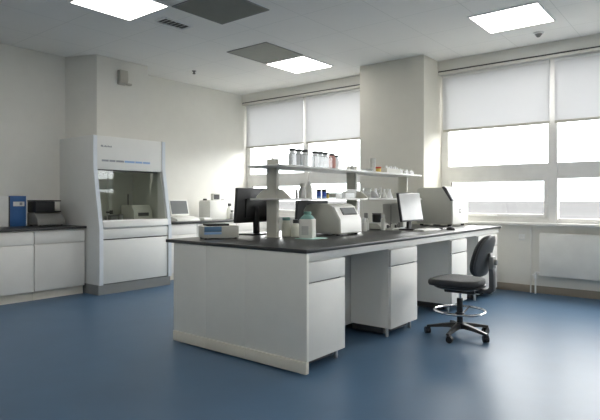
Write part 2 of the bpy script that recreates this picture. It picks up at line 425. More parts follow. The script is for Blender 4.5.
# ------------------------------------------------------------------ fume hood
y0, y1 = 3.715, 4.87; xb = XL+0.004; pw = 0.06
t = thing('fume_hood', 'tall white fume hood with slanted glass sash against the left wall', 'fume hood', (-6.75, (y0+y1)/2, 0))
prof = [(xb, 0.13), (-6.31, 0.13), (-6.31, 0.86), (-6.46, 1.70), (-6.46, 2.11), (xb, 2.11)]
build('side_panel', MB().prism(prof, 'y', y0, y0+pw, 0.006), 'hood', t)
build('side_panel', MB().prism(prof, 'y', y1-pw, y1, 0.006), 'hood', t)
# pale bluish trim along the front edges of the side panels
for (a, b) in ((y0+0.003, y0+pw-0.003), (y1-pw+0.003, y1-0.003)):
    build('edge_trim', MB().prism([(-6.312, 0.13), (-6.302, 0.13), (-6.302, 0.86), (-6.452, 1.70), (-6.452, 2.105), (-6.462, 2.105), (-6.462, 1.70), (-6.312, 0.86)], 'y', a, b), 'hoodedge', t)
build('plinth', MB().box(xb, -6.33, y0+0.005, y1-0.005, 0, 0.13), 'plinthgrey', t)
hd = build('header', MB().prism([(xb+0.25, 1.66), (-6.462, 1.66), (-6.462, 2.105), (xb+0.25, 2.105)], 'y', y0+pw, y1-pw, 0.004), 'hood', t)
z = 1.765
xs = y0+0.13
for k, (w, m) in enumerate(((0.10, 'greymark'), (0.09, 'greymark'), (0.12, 'greymark'), (0.16, 'bluemark'), (0.11, 'bluemark'), (0.12, 'bluemark'))):
    build('printed_stripe', MB().box(-6.462, -6.4602, xs, xs+w, z, z+0.026), m, hd, 'faint grey stripe' if m == 'greymark' else 'light blue stripe'); xs += w+0.012
lg = MB().prism([(y0+0.115, 1.965), (y0+0.145, 1.955), (y0+0.145, 1.985), (y0+0.12, 1.985)], 'x', -6.462, -6.4602)
for k in range(6): lg.box(-6.462, -6.4602, y0+0.155+k*0.021, y0+0.170+k*0.021, 1.960, 1.960+0.016+0.006*(k % 2))
build('printed_mark', lg, 'greymark', hd, 'small dark printed mark')
build('back_liner', MB().box(xb, xb+0.16, y0+pw, y1-pw, 0.94, 2.0), 'hoodin', t)
build('side_liner', MB().prism([(xb+0.16, 0.97), (-6.36, 0.97), (-6.49, 1.65), (xb+0.16, 1.65)], 'y', y0+pw, y0+pw+0.006), 'hoodin', t)
build('side_liner', MB().prism([(xb+0.16, 0.97), (-6.36, 0.97), (-6.49, 1.65), (xb+0.16, 1.65)], 'y', y1-pw-0.006, y1-pw), 'hoodin', t)
build('inner_ceiling', MB().box(xb+0.16, -6.60, y0+pw+0.007, y1-pw-0.007, 1.655, 1.665), 'hoodin', t)
build('baffle_post', MB().box(xb+0.16, xb+0.22, 4.36, 4.41, 0.955, 1.65), 'hood', t)
build('work_surface', MB().box(xb, -6.34, y0+pw, y1-pw, 0.87, 0.95, 0.004), 'hoodin', t)
build('airfoil_sill', MB().prism([(-6.42, 0.95), (-6.33, 0.975), (-6.315, 0.965), (-6.30, 0.885), (-6.335, 0.86), (-6.42, 0.86)], 'y', y0+pw, y1-pw, 0.004), 'hood', t)
build('control_panel', MB().box(-6.60, -6.312, y0+pw, y1-pw, 0.73, 0.858, 0.004), 'hood', t)
build('base_carcass', MB().box(xb, -6.345, y0+pw, y1-pw, 0.132, 0.86), 'gap', t)
build('base_door', MB().box(-6.345, -6.318, y0+pw+0.004, y1-pw-0.004, 0.14, 0.715, 0.004), 'hood', t)
rm = Matrix.Translation((-6.50, (y0+y1)/2, 0.952)) @ Matrix.Rotation(math.radians(5.0), 4, 'Z') @ Matrix.Rotation(math.radians(-0.1), 4, 'Y')
hw = (y1-y0)/2-pw-0.012
sa = build('sash', MB().box(-0.0025, 0.0025, -hw, hw, 0.022, 0.70, mtx=rm), 'sash', t)
build('sash_rail', MB().box(-0.008, 0.008, -hw, hw, 0.0, 0.022, 0.003, mtx=rm), 'steel', sa)
build('sash_rail', MB().box(-0.008, 0.008, -hw, hw, 0.69, 0.705, 0.003, mtx=rm), 'dark', sa)
# inside the hood
zs = 0.9505
t = thing('hood_instrument', 'pale box instrument with dark display inside the fume hood on the right', 'lab device', (-6.72, 4.60, zs))
build('body', MB().prism([(-6.96, zs), (-6.62, zs), (-6.63, zs+0.13), (-6.70, zs+0.22), (-6.96, zs+0.22)], 'y', 4.45, 4.77, 0.008), 'devgrey', t)
build('display', MB().box(-6.628, -6.620, 4.52, 4.70, zs+0.06, zs+0.11, mtx=None), 'black', t)
build('antenna', MB().cyl((-6.85, 4.50, zs+0.22), 0.008, 0.16, 10), 'dark', t)
t = thing('retort_stand', 'small dark clamp stand inside the fume hood near the middle', 'lab stand', (-6.70, 4.10, zs))
build('base_plate', MB().box(-6.78, -6.62, 4.03, 4.17, zs, zs+0.015, 0.003), 'dark', t)
build('rod', MB().cyl((-6.75, 4.10, zs+0.015), 0.007, 0.17, 10), 'steel', t)
build('clamp', MB().box(-6.76, -6.66, 4.085, 4.115, zs+0.11, zs+0.135, 0.004).cyl((-6.65, 4.10, zs+0.095), 0.022, 0.055, 14), 'dark', t)
t = thing('beaker', 'dark beaker beside the clamp stand inside the fume hood', 'beaker', (-6.64, 4.24, zs))
build('cup', MB().lathe([(0, 0), (0.034, 0), (0.036, 0.085), (0.032, 0.085), (0.03, 0.006), (0, 0.006)], (-6.64, 4.24, zs), 18), 'brownglass', t)
build('rim', MB().lathe([(0.036, 0.083), (0.04, 0.087), (0.036, 0.090), (0.033, 0.087)], (-6.64, 4.24, zs), 18), 'dark', t)
t = thing('wash_bottle', 'small dark bottle at the left edge inside the fume hood', 'bottle', (-6.60, 3.86, zs))
build('body', MB().lathe([(0, 0), (0.024, 0), (0.026, 0.01), (0.026, 0.07), (0.011, 0.095), (0.011, 0.11), (0, 0.11)], (-6.60, 3.86, zs), 18), 'mid', t)
build('cap', MB().cyl((-6.52, 3.84, zs+0.1101), 0.02, 0.025, 16), 'black', t)
t = thing('hotplate', 'flat dark hotplate inside the fume hood behind the clamp stand', 'hotplate', (-6.86, 4.25, zs))
build('body', MB().box(-6.98, -6.80, 4.19, 4.38, zs, zs+0.06, 0.006), 'mid', t)
build('plate', MB().cyl((-6.89, 4.285, zs+0.0605), 0.075, 0.012, 24), 'dark', t)

# ------------------------------------------------------------------ items on the counter right of the hood
z = 0.9005
t = thing('terminal', 'white desktop terminal with leaning grey screen next to the fume hood', 'computer', (-6.95, 5.58, z))
build('base', MB().prism([(-7.22, z), (-6.78, z), (-6.80, z+0.035), (-6.95, z+0.07), (-7.22, z+0.08)], 'y', 5.36, 5.82, 0.006), 'device', t)
rm = Matrix.Translation((-6.96, 5.56, z+0.085)) @ Matrix.Rotation(math.radians(-14), 4, 'Y')
sc = build('screen_housing', MB().box(-0.03, 0.0, -0.19, 0.19, 0, 0.27, 0.006, mtx=rm), 'device', t)
build('screen', MB().box(0.0, 0.003, -0.17, 0.165, 0.03, 0.25, mtx=rm), 'greyScreen', sc)
build('support', MB().box(-7.10, -6.98, 5.50, 5.62, z+0.07, z+0.14, 0.004), 'device', t)
t = thing('paper_tray', 'flat white tray on the counter between terminal and box printer', 'tray', (-6.85, 5.93, z))
build('tray_bed', MB().box(-7.0, -6.72, 5.86, 6.03, z, z+0.03, 0.005), 'device', t)
build('paper', MB().box(-6.98, -6.74, 5.875, 6.015, z+0.0305, z+0.045), 'paper', t)
t = thing('box_printer', 'white box printer on the far left counter with a small black display', 'printer', (-7.0, 6.29, z))
build('body', MB().box(-7.14, -6.85, 6.10, 6.49, z, z+0.32, 0.008), 'device', t)
build('lid', MB().box(-7.13, -6.86, 6.11, 6.48, z+0.321, z+0.335, 0.004), 'device', t)
dp = build('display_unit', MB().box(-7.02, -6.96, 6.27, 6.44, z+0.336, z+0.455, 0.006), 'jar', t)
build('display_glass', MB().box(-6.96, -6.957, 6.29, 6.42, z+0.352, z+0.44), 'black', dp)
build('sensor_knob', MB().box(-7.05, -6.98, 6.115, 6.15, z+0.336, z+0.365, 0.004), 'dark', t)
build('button_strip', MB().box(-6.92, -6.88, 6.42, 6.47, z+0.336, z+0.35, 0.003), 'dark', t)

def bottle(name, lab, loc, r, h, cap_h, body, cap, group=None, neck=0.55, cap_r=0.62, cat='bottle', fill=None, seg=18, shoulder=0.72):
    x, y, z = loc
    t = thing(name, lab, cat, loc, 0, group)
    hb = h-cap_h
    build('body', MB().lathe([(0, 0), (r*0.9, 0), (r, r*0.12), (r, hb*shoulder), (r*0.9, hb*(shoulder+0.07)), (r*neck, hb*0.94), (r*neck, hb), (0, hb)], loc, seg), body, t)
    build('cap', MB().lathe([(0, hb+0.0005), (r*cap_r, hb+0.0005), (r*cap_r, h-0.003), (r*cap_r-0.003, h), (0, h)], loc, seg), cap, t)
    if fill:
        build('liquid', MB().lathe([(0, 0.004), (r*0.88, 0.004), (r*0.9, 0.008), (r*0.9, hb*shoulder*0.8), (0, hb*shoulder*0.8)], loc, seg), fill, t)
    return t
bottle('reagent_bottle', 'white bottle with dark cap on the far left counter behind the monitor', (-6.95, 6.66, z), 0.055, 0.28, 0.05, 'jar', 'dark', 'bottles beside the box printer')
bottle('reagent_bottle', 'small grey bottle on the far left counter against the box printer', (-6.80, 6.58, z), 0.045, 0.16, 0.03, 'liq', 'mid', 'bottles beside the box printer')

# ------------------------------------------------------------------ island bench
BX0, BX1, BY0, BY1 = -3.885, -2.285, 2.935, 7.18
wt = MB().prism([(BX0, BY0), (BX1, BY0), (BX1, BY1), (-3.24, BY1), (-3.24, 6.86), (BX0, 6.86)], 'z', 0.872, 0.90, 0.004)
tag(build('worktop', wt, 'top'), 'long dark grey worktop of the island bench in the middle of the room', 'worktop')
t = thing('bench_end_panel', 'large white end panel closing the near end of the island bench', 'panel', ((BX0+BX1)/2, 3.02, 0))
e0, e1 = BX0+0.10, BX1-0.006
cuts = [e0, e0+0.42, e0+0.885, e1]
for a, b in zip(cuts, cuts[1:]):
    build('panel_board', MB().box(a+0.0004, b-0.0004, BY0+0.012, BY0+0.037, 0.10, 0.871, 0.0006), 'endwhite', t)
for a, b in zip(cuts, cuts[1:]):
    build('plinth_board', MB().box(a+0.001, b-0.0003, BY0+0.003, BY0+0.037, 0.012, 0.098, 0.002), 'cream', t)
t = thing('bench_support', 'white supporting frame with back panel under the dark island worktop', 'bench frame', (-3.0, 5.0, 0))
build('apron', MB().box(BX1-0.055, BX1-0.03, BY0+0.05, BY1-0.02, 0.812, 0.871, 0.002), 'white', t)
build('apron', MB().box(BX0+0.085, BX0+0.11, BY0+0.05, 6.84, 0.812, 0.871, 0.002), 'white', t)
build('back_panel', MB().box(-2.80, -2.76, BY0+0.05, BY1-0.03, 0.07, 0.87), 'knee', t)
build('back_panel', MB().box(-3.34, -3.30, BY0+0.05, 6.84, 0.07, 0.87), 'knee', t)
for yy in (3.6, 5.2, 6.8):
    build('foot', MB().box(-3.29, -2.81, yy-0.03, yy+0.03, 0.0, 0.07), 'steel', t)

def pedestal(ya, yb, lab, side=1, sl=0.648):
    """Under-bench cabinet; side=+1 faces +X."""
    xf = BX1-0.035 if side > 0 else BX0+0.09
    xi = -2.75 if side > 0 else -3.35
    s = side
    t = thing('pedestal_cabinet', lab, 'cabinet', ((xf+xi)/2, (ya+yb)/2, 0), 0, 'white cabinets under the island worktop')
    build('carcass', MB().box(xi, xf-s*0.024, ya+0.001, yb-0.001, 0.085, 0.81), 'white', t)
    d = build('drawer', MB().box(xf-s*0.022, xf, ya+0.002, yb-0.002, sl+0.006, 0.797, 0.003), 'white', t)
    build('finger_pull', MB().box(xf-s*0.021, xf-s*0.004, yb-0.06, yb-0.012, sl-0.004, sl+0.005), 'steel', d)
    dr = build('door', MB().box(xf-s*0.022, xf, ya+0.002, yb-0.002, 0.083, sl-0.006, 0.003), 'white', t)
    build('hinge_cap', MB().box(xf-s*0.022, xf+s*0.004, ya-0.004, ya+0.012, sl-0.022, sl-0.002, 0.002), 'alu', dr)
    build('gap_strip', MB().box(xf-s*0.0235, xf-s*0.016, ya+0.004, yb-0.004, sl-0.006, sl+0.006), 'mid', t)
    build('toe_kick', MB().box(xi, xf-s*0.10, ya+0.03, yb-0.03, 0.02, 0.085), 'dark', t)
    for yy in (ya+0.04, yb-0.04):
        build('foot', MB().cyl((xf-s*0.065, yy, 0), 0.016, 0.085, 14), 'steel', t)
    return t
pedestal(2.976, 3.48, 'white drawer cabinet at the near corner of the island bench')
pedestal(4.22, 4.75, 'white drawer cabinet between the two open knee spaces left of the swivel chair')
pedestal(5.60, 6.05, 'white drawer cabinet directly behind the swivel chair seat')
pedestal(6.42, 7.12, 'white cabinet at the far end of the island bench behind the chair back')
for a, b, lab in ((2.978, 3.9, 'white cabinet on the hidden left side of the island bench, near end'), (4.6, 5.4, 'white cabinet on the hidden left side of the island bench, middle'), (6.1, 6.84, 'white cabinet on the hidden left side of the island bench, far end')):
    pedestal(a, b, lab, -1)

# ------------------------------------------------------------------ shelf rack on the bench
t = thing('shelf_rack', 'cream two tier shelf rack standing along the island bench', 'shelf rack', (-3.28, 5.0, 0.90))
RX = -3.28
for yy in (3.70, 5.06, 6.30):
    u = build('upright', MB().box(RX-0.062, RX+0.062, yy-0.02, yy+0.02, 0.9005, 1.635, 0.004), 'rack', t)
    build('bracket', MB().prism([(RX-0.21, 1.268), (RX+0.21, 1.268), (RX+0.20, 1.283), (RX+0.12, 1.345), (RX+0.062, 1.355), (RX-0.062, 1.355), (RX-0.12, 1.345), (RX-0.20, 1.283)], 'y', yy-0.012, yy+0.012), 'rack', u)
    build('base_flange', MB().box(RX-0.075, RX+0.075, yy-0.035, yy+0.035, 0.9003, 0.908, 0.002), 'rack', u)
    build('top_cap', MB().cyl((RX, yy, 1.6355), 0.012, 0.014, 12), 'alu', u)
for (a, b) in ((3.58, 5.06), (5.062, 6.42)):
    build('shelf_board', MB().box(RX-0.21, RX+0.21, a, b, 1.553, 1.575, 0.004), 'shelf', t)
    build('shelf_board', MB().box(RX-0.21, RX+0.21, a+0.03, b, 1.250, 1.268, 0.003), 'shelf', t)
ZU, ZL = 1.5755, 1.2685

# upper shelf: capped bottles in a clear acrylic rack
t = thing('acrylic_rack', 'clear acrylic rack holding dark capped bottles on the upper shelf', 'bottle rack', (-3.14, 4.06, ZU))
rx0, rx1, ry0, ry1 = -3.190, -3.085, 3.755, 4.395
build('tray_base', MB().box(rx0, rx1, ry0, ry1, ZU, ZU+0.004), 'acryl', t)
for a in (rx0, rx1-0.003): build('side_wall', MB().box(a, a+0.003, ry0, ry1, ZU+0.004, ZU+0.105), 'acryl', t)
for b in (ry0, ry1-0.003): build('end_wall', MB().box(rx0+0.003, rx1-0.003, b, b+0.003, ZU+0.004, ZU+0.105), 'acryl', t)
for a in (rx0, rx1-0.005): build('rim', MB().box(a, a+0.005, ry0, ry1, ZU+0.1051, ZU+0.1085), 'mid', t)
for yy in (ry0+0.12, ry0+0.33):
    build('divider', MB().box(rx1-0.0005, rx1+0.0025, yy, yy+0.005, ZU, ZU+0.105), 'mid', t)
names = ['first', 'second', 'third', 'fourth', 'fifth', 'sixth']
for k, yy in enumerate((3.80, 3.895, 3.99, 4.155, 4.24, 4.325)):
    bottle('capped_bottle', 'pale frosted dark capped bottle in the acrylic rack, %s from the near cream upright' % names[k], (-3.138, yy+0.015, ZU+0.0045), 0.037, 0.155, 0.024, 'frost', 'dark', 'dark capped bottles on the upper shelf', neck=0.6, cap_r=0.86, fill=None)
bottle('capped_bottle', 'pink filled bottle with dark cap on the upper shelf', (-3.15, 4.475, ZU), 0.04, 0.155, 0.022, 'pink', 'dark', 'dark capped bottles on the upper shelf', neck=0.75, cap_r=0.78, shoulder=0.82)
bottle('capped_bottle', 'pale frosted dark capped bottle just right of the pink bottle', (-3.18, 4.605, ZU), 0.028, 0.15, 0.022, 'frost', 'dark', 'dark capped bottles on the upper shelf', cap_r=0.72)
for k, (x, y, lab) in enumerate(((-3.16, 4.80, 'tiny white lidded pot on the upper shelf above the second upright, left one'), (-3.16, 4.90, 'tiny white lidded pot on the upper shelf above the second upright, right one'))):
    bottle('sample_pot', lab, (x, y, ZU), 0.022, 0.045, 0.012, 'jar', 'alu', 'tiny white pots on the upper shelf', neck=0.8, cap_r=0.9, cat='pot')
t = thing('petri_dish', 'flat clear glass dish on the upper shelf left of the glass cylinder', 'dish', (-3.16, 5.20, ZU))
build('dish_bowl', MB().lathe([(0, 0), (0.06, 0), (0.065, 0.022), (0.061, 0.022), (0.057, 0.004), (0, 0.004)], (-3.16, 5.20, ZU), 24), 'clear', t)
build('dish_lid', MB().lathe([(0, 0.0255), (0.066, 0.0255), (0.066, 0.023), (0.069, 0.021), (0.069, 0.028), (0, 0.028)], (-3.16, 5.20, ZU), 24), 'clear', t)
t = thing('glass_cylinder', 'tall clear measuring cylinder beside the red lidded jar on the upper shelf', 'measuring cylinder', (-3.18, 5.35, ZU))
build('foot', MB().cyl((-3.18, 5.35, ZU), 0.042, 0.008, 20), 'jar', t)
build('tube', MB().lathe([(0, 0.009), (0.034, 0.009), (0.034, 0.165), (0.030, 0.165), (0.030, 0.013), (0, 0.013)], (-3.18, 5.35, ZU), 24), 'jar', t)
t = thing('red_lid_jar', 'yellow jar with a red lid on the upper shelf', 'jar', (-3.18, 5.47, ZU))
build('body', MB().lathe([(0, 0), (0.036, 0), (0.038, 0.004), (0.038, 0.042), (0.034, 0.046), (0, 0.046)], (-3.18, 5.47, ZU), 20), 'yellow', t)
build('lid', MB().cyl((-3.18, 5.47, ZU+0.0465), 0.039, 0.02, 20, 'z', 0.003), 'red', t)
t = thing('tube_box', 'white box of little capped tubes on the upper shelf right of the red lidded jar', 'tube box', (-3.18, 5.75, ZU))
build('box_body', MB().box(-3.23, -3.12, 5.58, 5.92, ZU, ZU+0.055, 0.003), 'jar', t)
for k in range(6):
    build('tube_cap', MB().cyl((-3.15, 5.615+k*0.054, ZU+0.0552), 0.014, 0.02+0.012*((k+1) % 2), 12), 'alu', t)
vn = ['first', 'second', 'third', 'fourth', 'fifth', 'sixth']
for k in range(6):
    bottle('glass_vial', 'small pale vial on the upper shelf, %s from the white tube box' % vn[k], (-3.15-0.02*(k % 2), 5.965+k*0.075, ZU), 0.022, 0.07-0.006*(k % 3), 0.012, 'frost', 'jar', 'small vials at the far end of the upper shelf', cap_r=0.7)

# lower shelf
bottle('narrow_bottle', 'narrow dark grey bottle on the lower shelf next to the near upright', (-3.22, 3.98, ZL), 0.014, 0.085, 0.016, 'brownglass', 'mid', 'bottles and jars on the lower shelf', neck=0.7, cap_r=0.8)
bottle('lidded_flask', 'squat grey filled flask with white lid on the lower shelf', (-3.22, 4.07, ZL), 0.04, 0.145, 0.035, 'liq', 'jar', 'bottles and jars on the lower shelf', neck=0.5, cap_r=0.62, shoulder=0.6)
bottle('white_bottle', 'tall white bottle on the lower shelf left of the blue pots', (-3.22, 4.18, ZL), 0.032, 0.165, 0.03, 'jar', 'alu', 'bottles and jars on the lower shelf', shoulder=0.75)
bottle('white_bottle', 'small grey labelled bottle beside the left blue pot', (-3.27, 4.255, ZL), 0.026, 0.12, 0.025, 'liq', 'jar', 'bottles and jars on the lower shelf')
for y, lab in ((4.345, 'blue pot with black lid on the lower shelf, left one of two'), (4.435, 'blue pot with black lid on the lower shelf, right one of two')):
    x = -3.22
    t = thing('blue_pot', lab, 'pot', (x, y, ZL), 0, 'blue pots on the lower shelf')
    build('body', MB().lathe([(0, 0), (0.022, 0), (0.024, 0.004), (0.024, 0.068), (0, 0.068)], (x, y, ZL), 20), 'bluepot', t)
    build('lid', MB().cyl((x, y, ZL+0.0685), 0.0255, 0.022, 20, 'z', 0.002), 'black', t)
    build('band', MB().lathe([(0.0242, 0.006), (0.0248, 0.006), (0.0248, 0.016), (0.0242, 0.016)], (x, y, ZL), 20), 'bluemark', t)
bottle('yellow_vial', 'tiny yellow vial with dark cap beside the right blue pot', (-3.22, 4.50, ZL), 0.015, 0.06, 0.02, 'yellow', 'dark', neck=0.8, cap_r=0.9, cat='vial')
for k, (y0_, y1_, lab) in enumerate(((4.55, 4.70, 'clear plastic tub on the lower shelf right of the yellow vial'), (4.72, 4.95, 'clear plastic tub on the lower shelf beside the second upright'))):
    t = thing('clear_tub', lab, 'tub', (-3.22, (y0_+y1_)/2, ZL), 0, 'clear tubs on the lower shelf')
    q = MB(); a, b = -3.31, -3.14; w = 0.003; hh = 0.09
    q.box(a, b, y0_, y1_, ZL, ZL+w).box(a, a+w, y0_, y1_, ZL+w, ZL+hh).box(b-w, b, y0_, y1_, ZL+w, ZL+hh).box(a+w, b-w, y0_, y0_+w, ZL+w, ZL+hh).box(a+w, b-w, y1_-w, y1_, ZL+w, ZL+hh)
    build('tub_walls', q, 'acryl', t)
    build('tub_lid', MB().box(a-0.003, b+0.003, y0_-0.003, y1_+0.003, ZL+hh+0.0005, ZL+hh+0.008, 0.002), 'alu', t)
    build('contents', MB().box(a+0.02, b-0.02, y0_+0.02, y1_-0.02, ZL+0.0035, ZL+0.055, 0.004), 'liq' if k else 'jar', t)
t = thing('beaker', 'clear glass beaker on the lower shelf just right of the second upright', 'beaker', (-3.135, 5.155, ZL))
build('cup', MB().lathe([(0, 0), (0.043, 0), (0.045, 0.006), (0.045, 0.11), (0.049, 0.115), (0.0465, 0.116), (0.042, 0.11), (0.042, 0.005), (0, 0.005)], (-3.135, 5.155, ZL), 24), 'clear', t)
build('liquid', MB().cyl((-3.135, 5.155, ZL+0.0055), 0.0415, 0.03, 24), 'jar', t)
t = thing('slanted_tray', 'small white open tray with slanted side on the lower shelf', 'tray', (-3.2, 5.30, ZL))
build('tray_bed', MB().box(-3.30, -3.12, 5.215, 5.41, ZL, ZL+0.006), 'alu', t)
build('tray_side', MB().prism([(5.395, ZL+0.006), (5.405, ZL+0.006), (5.30, ZL+0.085), (5.29, ZL+0.085)], 'x', -3.30, -3.12), 'alu', t)
fl = [(-3.17, 5.45, 0.105, 'clear'), (-3.24, 5.52, 0.12, 'frost'), (-3.16, 5.58, 0.11, 'jar'), (-3.25, 5.65, 0.13, 'jar'), (-3.16, 5.72, 0.115, 'frost'), (-3.24, 5.80, 0.12, 'jar')]
fd = ['clear conical flask on the lower shelf just right of the slanted tray', 'pale frosted conical flask on the lower shelf, second from the slanted tray', 'white conical flask on the lower shelf, nearest white one', 'tallest white conical flask on the lower shelf', 'pale frosted conical flask on the lower shelf between white flasks', 'white conical flask on the lower shelf next to the monitor top']
for (x, y, h, m_), lab in zip(fl, fd):
    t = thing('conical_flask', lab, 'flask', (x, y, ZL), 0, 'conical flasks on the lower shelf')
    build('body', MB().lathe([(0, 0), (0.04, 0), (0.042, 0.006), (0.014, h*0.7), (0.013, h*0.95), (0, h*0.95)], (x, y, ZL), 20), m_, t)
    build('rim', MB().lathe([(0.013, h*0.94), (0.017, h*0.955), (0.017, h), (0.012, h)], (x, y, ZL), 20), 'alu', t)

# ------------------------------------------------------------------ things on the island worktop
z = 0.9005
# low instrument with blue panel
t = thing('bench_instrument', 'low white instrument with blue front panel on the near end of the bench', 'lab device', (-3.60, 3.31, z), math.radians(-27))
q = MB(); build('body', MB().box(-0.10, 0.10, -0.165, 0.165, 0.008, 0.115, 0.008), 'devgrey', t, world=False)
build('lid', MB().box(-0.085, 0.075, -0.125, 0.08, 0.116, 0.135, 0.005), 'black', t, world=False)
build('front_panel', MB().box(0.1, 0.106, -0.158, 0.0, 0.065, 0.112, 0.002), 'bluelabel', t, world=False)
build('front_strip', MB().box(0.1, 0.104, -0.158, 0.0, 0.042, 0.062, 0.001), 'bluemark', t, world=False)
for (a, b) in ((-0.08, -0.14), (0.08, -0.14), (-0.08, 0.14), (0.08, 0.14)):
    build('foot', MB().cyl((a, b, 0), 0.012, 0.009, 12), 'black', t, world=False)

def monitor(lab, loc, rz, w, h, zb, tilt, face='screen', back='black', stand='black', seam=True):
    """Local: screen faces +X."""
    t = thing('monitor', lab, 'monitor', loc, rz)
    build('stand_base', MB().box(-0.12, 0.09, -0.13, 0.13, 0, 0.012, 0.005), stand, t, world=False)
    build('stand_neck', MB().prism([(-0.075, 0.012), (-0.04, 0.012), (-0.035, zb+h*0.45), (-0.065, zb+h*0.45)], 'y', -0.035, 0.035, 0.005), stand, t, world=False)
    rm = Matrix.Translation((0, 0, zb)) @ Matrix.Rotation(math.radians(-tilt), 4, 'Y')
    hs = build('housing', MB().box(-0.032, 0.0, -w/2, w/2, 0, h, 0.006, mtx=rm), back, t, world=False)
    build('screen', MB().box(0.0, 0.002, -w/2+0.012, w/2-0.012, 0.018, h-0.012, mtx=rm), face, hs, world=False)
    build('back_cover', MB().box(-0.048, -0.031, -w*0.28, w*0.28, h*0.15, h*0.7, 0.006, mtx=rm), back, hs, world=False)
    return t
monitor('black monitor seen from behind, partly hidden by the near cream upright', (-3.72, 3.88, z), PI+0.05, 0.56, 0.345, 0.125, 4)
monitor('black monitor seen from behind under the lower shelf, behind the rounded analyzer', (-3.70, 4.82, z), PI+0.03, 0.60, 0.26, 0.085, 4)
monitor('monitor with pale bright screen facing the swivel chair', (-2.80, 5.63, z), -0.02, 0.52, 0.335, 0.10, 9, face='paleScreen')
# jars
bottle('reagent_jar', 'cloudy white jar with teal cap next to the near cream upright', (-3.25, 3.86, z), 0.045, 0.185, 0.03, 'jarcream', 'teal', 'jars by the near upright', neck=0.7, cap_r=0.82, shoulder=0.74, cat='jar')
t = bottle('reagent_jar', 'cloudy white jar with dark cap next to the teal capped jar', (-3.145, 3.875, z), 0.046, 0.165, 0.035, 'jarcream', 'black', 'jars by the near upright', neck=0.6, cap_r=0.6, cat='jar')
t = thing('reagent_bottle', 'large square white bottle with teal shoulder standing on the teal sheet', 'bottle', (-2.93, 3.78, z+0.006), math.radians(20))
def sq(s, zz, n=6, seg=32):
    pts = []
    for i in range(seg):
        a = 2*PI*i/seg; c, s_ = math.cos(a), math.sin(a)
        pts.append((s*math.copysign(abs(c)**(2/n), c), s*math.copysign(abs(s_)**(2/n), s_), zz))
    return pts
build('body', MB().loft([sq(0.062, 0), sq(0.066, 0.008), sq(0.066, 0.165), sq(0.062, 0.172)]), 'jar', t, world=False)
build('shoulder', MB().loft([sq(0.062, 0.1722), sq(0.05, 0.192, 4), sq(0.036, 0.206, 3), sq(0.03, 0.212, 2)]), 'teal', t, 'muted teal shoulder', world=False)
build('cap', MB().cyl((0, 0, 0.2125), 0.034, 0.028, 20, 'z', 0.004), 'teal', t, world=False)
build('label_patch', MB().box(-0.035, 0.03, -0.0672, -0.0662, 0.03, 0.11), 'liq', t, world=False)
tag(build('teal_sheet', MB().box(-3.0, -2.80, 3.68, 3.92, z, z+0.005, 0.002), 'tealp'), 'pale teal sheet on the worktop under the large square bottle', 'sheet')
t = thing('glass_cup', 'small clear plastic cup between the jars and the large square bottle', 'cup', (-3.06, 3.99, z))
build('cup', MB().lathe([(0, 0), (0.03, 0), (0.038, 0.10), (0.035, 0.10), (0.027, 0.004), (0, 0.004)], (-3.06, 3.99, z), 20), 'clear', t)
build('lid', MB().cyl((-3.06, 3.99, z+0.1005), 0.039, 0.014, 20), 'tealp', t)

# rounded analyzer, faces +X
t = thing('analyzer', 'rounded beige analyzer with slanted dark display under the lower shelf', 'lab device', (-3.08, 4.40, z))
ya, yb = 4.22, 4.62
pf = [(-3.33, z+0.015), (-2.885, z+0.015), (-2.88, z+0.03), (-2.885, z+0.16), (-2.965, z+0.285), (-3.0, z+0.308), (-3.05, z+0.315), (-3.24, z+0.312), (-3.29, z+0.295), (-3.325, z+0.25)]
build('body', MB().prism(pf, 'y', ya, yb, 0.012, 3), 'devgrey', t)
dvec = Vector((-2.965+2.885, 0, 0.125)).normalized(); nrm = Vector((dvec.z, 0, -dvec.x))
def slab(u0, u1, v0, v1, th):
    b = MB(); o = Vector((-2.885, 0, z+0.16))
    pts = [o+dvec*u0-nrm*0.002, o+dvec*u1-nrm*0.002, o+dvec*u1+nrm*th, o+dvec*u0+nrm*th]
    return b.prism([(p.x, p.z) for p in pts], 'y', v0, v1)
fp = build('front_plate', MB().prism([(-2.886, z+0.03), (-2.872, z+0.03), (-2.877, z+0.16), (-2.955, z+0.283), (-2.967, z+0.276), (-2.887, z+0.155)], 'y', ya+0.012, yb-0.012), 'device', t)
o_ = slab(0.045, 0.125, ya+0.10, yb-0.05, 0.0145)
build('display', o_, 'dark', fp)
build('display_glass', slab(0.055, 0.115, ya+0.12, yb-0.07, 0.016), 'greyScreen', fp)
for (x, y) in ((-3.30, ya+0.04), (-2.92, ya+0.04), (-3.30, yb-0.04), (-2.92, yb-0.04)):
    build('foot', MB().cyl((x, y, z), 0.018, 0.017, 14), 'black', t)
# right of the analyzer
bottle('wash_bottle', 'white squeeze bottle with grey cap behind the analyzer', (-3.18, 5.20, z), 0.036, 0.20, 0.06, 'jar', 'mid', cat='bottle', cap_r=0.6)
bottle('white_bottle', 'small white bottle between the analyzer and the black jar', (-3.10, 5.03, z), 0.032, 0.15, 0.03, 'jar', 'alu', cat='bottle')
t = thing('stirrer', 'small beige stirrer base with knobs under the black jar', 'stirrer', (-3.18, 5.46, z))
build('base', MB().prism([(-3.27, z+0.006), (-3.06, z+0.006), (-3.08, z+0.045), (-3.12, z+0.075), (-3.27, z+0.075)], 'y', 5.34, 5.58, 0.005), 'devgrey', t)
for y in (5.40, 5.52): build('knob', MB().cyl((-3.075, y, z+0.028), 0.014, 0.02, 14, 'x'), 'dark', t)
build('top_plate', MB().cyl((-3.19, 5.46, z+0.0755), 0.075, 0.008, 24), 'steel', t)
build('underside', MB().box(-3.25, -3.09, 5.36, 5.56, z, z+0.0065), 'black', t)
t = thing('black_jar', 'round black jar standing on the small stirrer', 'jar', (-3.19, 5.46, z+0.084))
